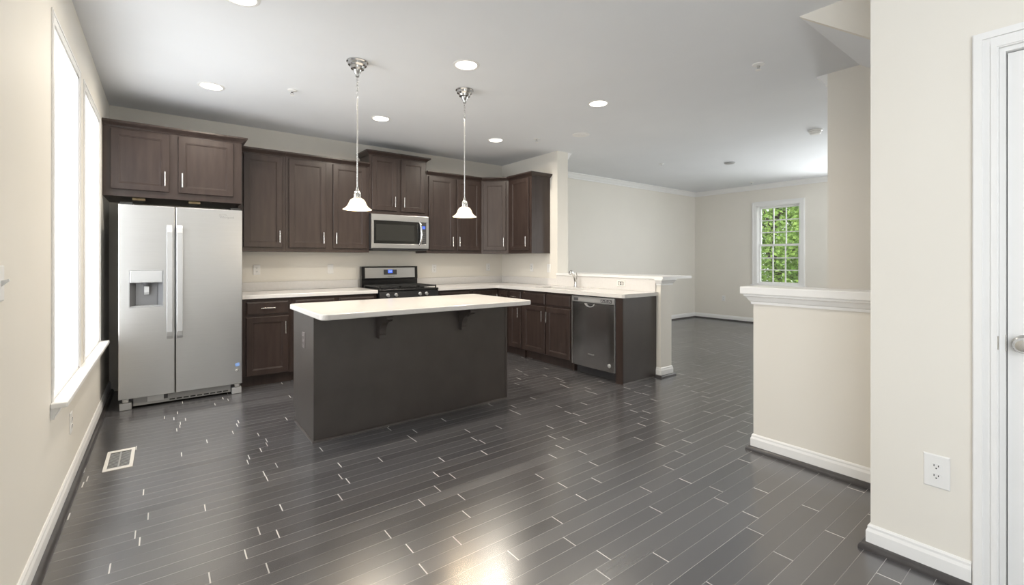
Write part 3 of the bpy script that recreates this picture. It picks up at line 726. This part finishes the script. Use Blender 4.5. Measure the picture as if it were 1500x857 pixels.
od = MB().box(0.006, RW - 0.006, -0.018, 0.0295, 0.265, 0.792, 0.004).build('oven_door', STEELD, rg_)
MB().box(0.11, RW - 0.11, -0.0205, -0.0183, 0.36, 0.67).build('oven_window', GLASSB, od)
m = MB().cyl((0.07, -0.062, 0.745), (RW - 0.07, -0.062, 0.745), 0.011)
for x in (0.10, RW - 0.10): m.cyl((x, -0.018, 0.745), (x, -0.062, 0.745), 0.008)
m.build('oven_handle', STEEL, od, smooth=40)
MB().box(0.006, RW - 0.006, -0.014, 0.0295, 0.095, 0.258, 0.004).build('drawer', STEELD, rg_)
bg = MB().prism([(0.60, 0.896), (0.60, 1.01), (0.592, 1.02), (0.600, 1.172), (0.612, 1.178), (0.665, 1.178), (0.665, 0.896)], 'x', 0.0, RW).build('backguard', BLACK, rg_)
MB().prism([(0.5915, 1.030), (0.599, 1.160), (0.5955, 1.160), (0.588, 1.030)], 'x', 0.042, RW - 0.042).build('backguard_panel', STEEL, bg)
Mt = Matrix.Translation((0.374, 0.5905, 1.103)) @ Matrix.Rotation(R(-3.3), 4, 'X')
dpn = MB().box(-0.088, 0.088, -0.0035, -0.0005, -0.033, 0.033).transform(Mt).build('display_panel', DARKP, bg)
MB().box(-0.032, 0.028, -0.0048, -0.0037, -0.012, 0.030).transform(Mt).build('display', LCD, dpn)
text_mesh('digits', '12:00', 0.016, LCDT, dpn, Mt @ Matrix.Translation((-0.002, -0.0052, 0.010)) @ Matrix.Rotation(R(90), 4, 'X'), 0.0001)
m = MB()
for sx in (-0.078, -0.058, 0.040, 0.060):
    for k in range(3): m.box(sx, sx + 0.013, -0.0045, -0.0037, -0.024 + k * 0.018, -0.018 + k * 0.018)
m.build('panel_lettering', INKL, dpn)
text_mesh('badge', 'Whirlpool', 0.022, INK, bg, Matrix.Translation((0.38, 0.5872, 1.048)) @ Matrix.Rotation(R(86.7), 4, 'X'))

# ------------------------------------------------------------------ microwave
mw = thing('microwave', 'stainless over-the-range microwave under the raised cabinet', 'microwave', (1.985, 5.405, 1.392))
MW, MH = 0.762, 0.430
MB().box(0.002, MW - 0.002, 0.0, 0.382, 0.0, MH).build('case', DARKP, mw)
m = MB()
gx0, gx1, gz0, gz1 = 0.030, 0.728, 0.070, 0.352
m.box(0, MW, -0.022, -0.0005, gz1, MH - 0.001, 0.003).box(0, MW, -0.022, -0.0005, 0.012, gz0, 0.003)
m.box(0, gx0, -0.022, -0.0005, gz0, gz1).box(gx1, MW, -0.022, -0.0005, gz0, gz1)
m.build('front_frame', STEEL, mw)
mdr = MB().box(gx0, 0.655, -0.0205, -0.0005, gz0, gz1).build('door', GLASSB, mw)
MB().box(gx0 + 0.030, 0.560, -0.0225, -0.0208, gz0 + 0.035, gz1 - 0.045).build('door_window', principled('smoked_window', (0.035, 0.035, 0.032), 0.12), mdr)
MB().tube([(0.628, -0.021, 0.055), (0.630, -0.045, 0.075), (0.638, -0.058, 0.13), (0.642, -0.062, 0.21), (0.638, -0.058, 0.29), (0.630, -0.045, 0.342), (0.628, -0.021, 0.362)], [0.013, 0.014, 0.0145, 0.015, 0.0145, 0.014, 0.013], 14).build('handle', CHROME, mdr, smooth=60)
kp = MB().box(0.657, gx1, -0.0205, -0.0005, gz0, gz1).build('control_panel', DARKP, mw)
MB().box(0.668, 0.712, -0.0215, -0.0207, 0.268, 0.305).build('display', LCD, kp)
m = MB()
for i in range(3):
    for k in range(6): m.box(0.667 + i * 0.018, 0.678 + i * 0.018, -0.0215, -0.0207, 0.090 + k * 0.026, 0.095 + k * 0.026)
m.build('panel_lettering', principled('keypad_mark', (0.2, 0.2, 0.2), 0.5), kp)
MB().box(0.02, MW - 0.02, -0.015, 0.36, -0.014, -0.0005).build('vent_base', BLACKM, mw)

# ------------------------------------------------------------------ pendants
def pendant(x, y, label):
    p = thing('pendant_lamp', label, 'pendant lamp', (x, y, CEILZ), 0, 'pendant lamps over the island')
    MB().lathe([(0, 0), (0.078, 0), (0.078, -0.006), (0.070, -0.012), (0.066, -0.030), (0.052, -0.040), (0.047, -0.056), (0.030, -0.064), (0.024, -0.082), (0.016, -0.092), (0.013, -0.112), (0, -0.118)], (0, 0, 0), 36).build('canopy', PEWTER, p, smooth=35)
    m = MB(); n = 7
    for k in range(n):
        zc = -0.124 - k * 0.0205; a = 0 if k % 2 else R(90)
        pts = []
        for j in range(14):
            t = 2 * math.pi * j / 14; u = 0.0075 * math.cos(t); w = 0.0145 * math.sin(t)
            pts.append((u * math.cos(a) , u * math.sin(a), zc + w))
        m.tube(pts, 0.0019, 6, True)
    m.build('chain', NICKEL, p, smooth=60)
    MB().lathe([(0, -0.262), (0.006, -0.262), (0.0065, -0.272), (0.0048, -0.280), (0.0048, -0.935), (0.010, -0.940), (0.012, -0.955), (0.008, -0.962), (0, -0.962)], (0, 0, 0), 16).build('rod', WHITEP if False else NICKEL, p, smooth=35)
    MB().lathe([(0, -0.958), (0.012, -0.960), (0.024, -0.975), (0.027, -0.992), (0.026, -1.012), (0.031, -1.016), (0.031, -1.022), (0, -1.022)], (0, 0, 0), 24).build('socket', NICKEL, p, smooth=35)
    pf = [(0.027, -1.018), (0.036, -1.021), (0.049, -1.030), (0.058, -1.044), (0.064, -1.060), (0.073, -1.077), (0.088, -1.092), (0.103, -1.101), (0.104, -1.104),
          (0.100, -1.104), (0.086, -1.096), (0.070, -1.081), (0.060, -1.062), (0.054, -1.047), (0.046, -1.034), (0.034, -1.025), (0.027, -1.018)]
    MB().lathe(pf, (0, 0, 0), 40).build('glass_shade', FROST, p, smooth=60)
    MB().lathe([(0, -1.0225), (0.012, -1.0225), (0.013, -1.035), (0.021, -1.052), (0.022, -1.066), (0.015, -1.080), (0, -1.084)], (0, 0, 0), 20).build('light_bulb', BULB, p, smooth=60)
    l = bpy.data.lights.new('pendant_light', 'POINT'); l.energy = 7 * PEND; l.color = (1.0, 0.80, 0.56); l.shadow_soft_size = 0.03
    lo = bpy.data.objects.new('pendant_light', l); COL.objects.link(lo); lo.parent = p; lo.location = (0, 0, -1.115)
    return p
pendant(1.147, 3.400, 'left of the two white glass pendant lamps over the island')
pendant(2.080, 3.400, 'right of the two white glass pendant lamps over the island')

# ------------------------------------------------------------------ recessed ceiling lamps
def downlight(x, y, label, power=14.5):
    d = thing('recessed_light', label, 'ceiling light', (x, y, CEILZ), 0, 'recessed ceiling lights')
    MB().lathe([(0.080, -0.0003), (0.100, -0.0003), (0.100, -0.003), (0.095, -0.006), (0.082, -0.006), (0.080, -0.002)], (0, 0, 0), 40).build('trim_ring', WHITEP, d, smooth=40)
    MB().lathe([(0, -0.0008), (0.079, -0.0008), (0.079, -0.003), (0.05, -0.005), (0, -0.0056)], (0, 0, 0), 32).build('lens', LENS, d, smooth=60)
    l = bpy.data.lights.new('recessed_lamp', 'AREA'); l.shape = 'DISK'; l.size = 0.15; l.energy = power * LAMP; l.color = (1.0, 0.91, 0.77); l.spread = R(168)
    lo = bpy.data.objects.new('recessed_lamp', l); COL.objects.link(lo); lo.parent = d; lo.location = (0, 0, -0.012)
downlight(0.34, 2.96, 'recessed ceiling light cut off by the top edge of the photo', 8.5)
downlight(0.32, 4.63, 'recessed ceiling light in front of the refrigerator cabinet', 10.5)
downlight(1.82, 2.95, 'large bright recessed ceiling light between the two pendant canopies')
downlight(1.80, 4.61, 'recessed ceiling light just right of the left pendant rod')
downlight(3.26, 2.92, 'rightmost recessed ceiling light, above the sink counter end')
downlight(3.25, 4.58, 'recessed ceiling light nearest the kitchen corner')

# ------------------------------------------------------------------ ceiling fittings
def sprinkler(x, y, label, k=1.0):
    s = thing('fire_sprinkler', label, 'sprinkler', (x, y, CEILZ), 0, 'ceiling sprinklers')
    MB().lathe([(0, -0.0003), (0.038 * k, -0.0003), (0.036 * k, -0.006), (0.022 * k, -0.010), (0, -0.010)], (0, 0, 0), 24).build('escutcheon', WHITEP, s, smooth=40)
    m = MB().cyl((0, 0, -0.010), (0, 0, -0.022), 0.010 * k)
    for a in (-1, 1): m.tube([(a * 0.008, 0, -0.020), (a * 0.013, 0, -0.030), (a * 0.005, 0, -0.043)], 0.0022, 6)
    m.build('frame', CHROME, s, smooth=50)
    MB().lathe([(0, -0.042), (0.018 * k, -0.043), (0.018 * k, -0.046), (0, -0.047)], (0, 0, 0), 20).build('deflector', WHITEP, s)
sprinkler(3.567, 1.600, 'ceiling sprinkler close to the stair soffit, nearest the camera', 1.15)
sprinkler(0.887, 4.311, 'ceiling sprinkler left of the left pendant')
sprinkler(3.607, 4.223, 'ceiling sprinkler just right of the light nearest the kitchen corner')
sprinkler(6.081, 4.166, 'ceiling sprinkler above the left living room wall')
sprinkler(8.887, 4.112, 'farthest ceiling sprinkler, next to the living room window')
tag(MB().lathe([(0, -0.0003), (0.10, -0.0003), (0.10, -0.006), (0.088, -0.011), (0.070, -0.008), (0.066, -0.014), (0, -0.016)], (3.904, 3.768, CEILZ), 32).build('ceiling_cover_plate', WHITEP, smooth=35), 'round white ceiling cover at the end of the partition wall', 'ceiling cover')
tag(MB().lathe([(0, -0.0003), (0.075, -0.0003), (0.075, -0.012), (0.060, -0.020), (0, -0.020)], (6.82, 3.478, CEILZ), 28).build('ceiling_cover_plate', SILVERP, smooth=35), 'small flat grey disc on the living room ceiling', 'ceiling cover')
sd = thing('smoke_detector', 'white smoke detector on the living room ceiling beside the stair wall', 'smoke detector', (5.90, 2.02, CEILZ))
MB().lathe([(0, -0.0003), (0.070, -0.0003), (0.070, -0.012), (0.062, -0.016), (0, -0.016)], (0, 0, 0), 28).build('mounting_base', WHITEP, sd, smooth=35)
MB().lathe([(0, -0.0165), (0.060, -0.0165), (0.058, -0.034), (0.044, -0.046), (0.022, -0.048), (0, -0.048)], (0, 0, 0), 28).build('cover', WHITEP, sd, smooth=35)

# ------------------------------------------------------------------ outlets and switches
def outlet(loc, rz, label, kind='outlet', mat=WHITEP, k=1.0, horiz=False, slotm=SLOT):
    r = thing('wall_outlet' if kind == 'outlet' else 'light_switch', label, 'outlet' if kind == 'outlet' else 'light switch', loc, rz, 'wall outlets and switches')
    Mh = Matrix.Rotation(R(90), 4, 'Y') if horiz else Matrix.Identity(4)
    w, h = 0.035 * k, 0.0575 * k
    MB().rings(-w, w, -h, h, [(0, -0.0005), (0, -0.003), (0.004, -0.006), (0.006, -0.006)]).transform(Mh).build('cover_plate', mat, r)
    if kind == 'outlet':
        for s in (-1, 1):
            pts = [(0.0165 * math.cos(R(a)), s * 0.0195 + max(-0.0125, min(0.0125, 0.0165 * math.sin(R(a))))) for a in range(0, 360, 12)]
            rc = MB().prism(pts, 'y', -0.0085, -0.0062).transform(Mh).build('receptacle', mat, r)
            z = s * 0.0195
            m = MB().box(-0.0078, -0.0052, -0.0095, -0.0086, z, z + 0.008).box(0.0052, 0.0078, -0.0095, -0.0086, z, z + 0.007).cyl((0, -0.0086, z - 0.0065), (0, -0.0095, z - 0.0065), 0.0026, 10)
            m.transform(Mh).build('socket_holes', slotm, rc)
        MB().cyl((0, -0.0062, 0), (0, -0.0075, 0), 0.0025, 10).transform(Mh).build('screw', mat, r)
    else:
        MB().box(-0.0165, 0.0165, -0.0085, -0.0062, -0.033, 0.033, 0.0012).transform(Mh).build('rocker', mat, r)
        MB().prism([(-0.0086, -0.030), (-0.0120, -0.028), (-0.0088, 0.0), (-0.0086, 0.0)], 'x', -0.0150, 0.0150).transform(Mh).build('rocker_face', mat, r)
    return r
outlet((0.825, YB, 1.15), 0, 'white outlet on the backsplash wall beside the refrigerator')
outlet((1.622, YB, 1.15), 0, 'white rocker switch on the backsplash wall left of the range', 'switch')
outlet((3.039, YB, 1.14), 0, 'white outlet on the backsplash wall right of the range')
outlet((3.963, YB, 1.15), 0, 'white outlet on the back wall close to the kitchen corner')
outlet((XP, 5.057, 1.15), -R(90), 'white outlet under the partition cabinet, closer to the corner')
outlet((XP, 4.690, 1.145), -R(90), 'white rocker switch beside the open end of the partition wall', 'switch')
so_ = outlet((XP - 0.0205, 3.421, 0.990), -R(90), 'sideways outlet with dark outline in the low wall behind the counter', mat=CREAMP, horiz=True)
MB().rings(-0.039, 0.039, -0.020, 0.020, [(0, -0.0061), (0, -0.0066), (0.003, -0.0072), (0.006, -0.0066)]).build('device_rim', DARKP, so_)
outlet((XR, 0.415, 0.415), -R(90), 'large white outlet low on the near right wall', k=1.14)
outlet((X2, 4.895, 0.455), -R(90), 'white outlet low on the far living room wall')
outlet((XL, 3.522, 0.352), R(90), 'white outlet on the left wall below the windows')
outlet((0.819, 3.590, 0.672), -R(90), 'dark grey outlet on the left side of the island', mat=principled('brown_plate', (0.16, 0.14, 0.135), 0.4))
ls = thing('light_switch', 'white toggle switch at the left edge of the photo', 'light switch', (XL, 2.135, 1.186), R(90), 'wall outlets and switches')
MB().rings(-0.035, 0.035, -0.0575, 0.0575, [(0, -0.0005), (0, -0.003), (0.004, -0.006), (0.006, -0.006)]).build('cover_plate', WHITEP, ls)
MB().prism([(-0.0062, -0.010), (-0.024, 0.008), (-0.022, 0.014), (-0.0062, 0.010)], 'x', -0.005, 0.005).build('toggle', WHITEP, ls)

# ------------------------------------------------------------------ floor register
fv = thing('floor_vent', 'pale metal floor register by the left wall', 'floor vent', (-0.222, 3.79, 0))
m = MB()
vw, vl = 0.070, 0.178
m.box(-vw, vw, -vl, -vl + 0.035, 0.0003, 0.005, 0.0015).box(-vw, vw, vl - 0.035, vl, 0.0003, 0.005, 0.0015).box(-vw, -vw + 0.018, -vl + 0.035, vl - 0.035, 0.0003, 0.005).box(vw - 0.018, vw, -vl + 0.035, vl - 0.035, 0.0003, 0.005)
m.build('vent_frame', CREAMP, fv)
m = MB()
for k in range(12):
    y = -vl + 0.040 + k * 0.0228; m.box(-vw + 0.018, vw - 0.018, y, y + 0.010, 0.0008, 0.0035)
m.box(-0.004, 0.004, -vl + 0.035, vl - 0.035, 0.0008, 0.0042)
m.build('louvers', SILVERP, fv)
MB().box(-vw + 0.016, vw - 0.016, -vl + 0.033, vl - 0.033, 0.0003, 0.0007).build('vent_opening', SLOT, fv)

# ------------------------------------------------------------------ windows added to let in fill light, behind the camera or round the corner
window(5, (8.0, YS, 0), R(180), 1.6, 0.78, 2.32, None, 0.085)  # added side window, unseen, for living room fill
window(6, (XL, -1.9, 0), R(90), 1.7, 0.60, 2.38, None, 0.055, True, 0.22, 0.075)  # added window, unseen, to brighten the right wall

# ------------------------------------------------------------------ outside the living room window
struct(MB().box(X2 + 1.0, 45, -30, 40, -1.5, -1.0).build('ground', LAWN), None, None)
def tree(x, y, h, r, seed, mat, label, nleaf=5200):
    rnd = random.Random(seed)
    t = thing('leafy_tree', label, 'tree', (x, y, -1.0), 0, 'trees outside the window')
    pts = [(0, 0, -0.05)]; rad = [0.16]
    for k in range(1, 7): pts.append((rnd.uniform(-.1, .1) * k * .4, rnd.uniform(-.1, .1) * k * .4, h * 0.13 * k)); rad.append(0.16 - 0.02 * k)
    m = MB().tube(pts, rad, 10)
    for k in range(9):
        a = rnd.uniform(0, 6.28); z = h * rnd.uniform(0.25, 0.75); l_ = r * rnd.uniform(.5, .8)
        m.tube([(0, 0, z), (l_ * .5 * math.cos(a), l_ * .5 * math.sin(a), z + .25 * l_), (l_ * math.cos(a), l_ * math.sin(a), z + .6 * l_)], [0.05, 0.035, 0.015], 6)
    m.build('trunk', BARK, t, smooth=60)
    # clusters of leaves spread over the crown
    cl = []
    for k in range(90):
        u = rnd.uniform(-1, 1); a = rnd.uniform(0, 6.28); q = math.sqrt(1 - u * u); s = rnd.uniform(0.55, 1.0)
        cl.append((r * s * q * math.cos(a), r * s * q * math.sin(a), h * 0.52 + h * 0.48 * s * u))
    V = []; F = []
    for k in range(nleaf):
        c = cl[rnd.randrange(len(cl))]; sp = 0.34
        p = Vector((c[0] + rnd.gauss(0, sp), c[1] + rnd.gauss(0, sp), c[2] + rnd.gauss(0, sp * 0.7)))
        d = Vector((rnd.gauss(0, 1), rnd.gauss(0, 1), rnd.gauss(-.3, .5))).normalized(); sd_ = d.orthogonal().normalized()
        sd_ = (Matrix.Rotation(rnd.uniform(0, 6.28), 3, d) @ sd_); nn = d.cross(sd_)
        L_, W_ = rnd.uniform(0.08, 0.15), rnd.uniform(0.028, 0.05)
        i = len(V)
        V += [p - d * L_ / 2, p + sd_ * W_ + nn * 0.012, p + d * L_ / 2, p - sd_ * W_ + nn * 0.012]; F.append((i, i + 1, i + 2, i + 3))
    me = bpy.data.meshes.new('foliage'); me.from_pydata([tuple(v) for v in V], [], F); me.materials.append(mat)
    o = bpy.data.objects.new('foliage', me); COL.objects.link(o); o.parent = t; o['kind'] = 'stuff'
tree(14.0, 5.85, 4.9, 1.35, 3, LEAF1, 'bright leafy tree nearest the living room window', 13000)
tree(19.2, 6.6, 6.4, 2.0, 8, LEAF2, 'tall dark tree standing directly behind the bright one', 12000)
tree(25.8, 9.6, 8.2, 2.3, 15, LEAF1, 'pale tree farthest back, behind the tall dark tree')
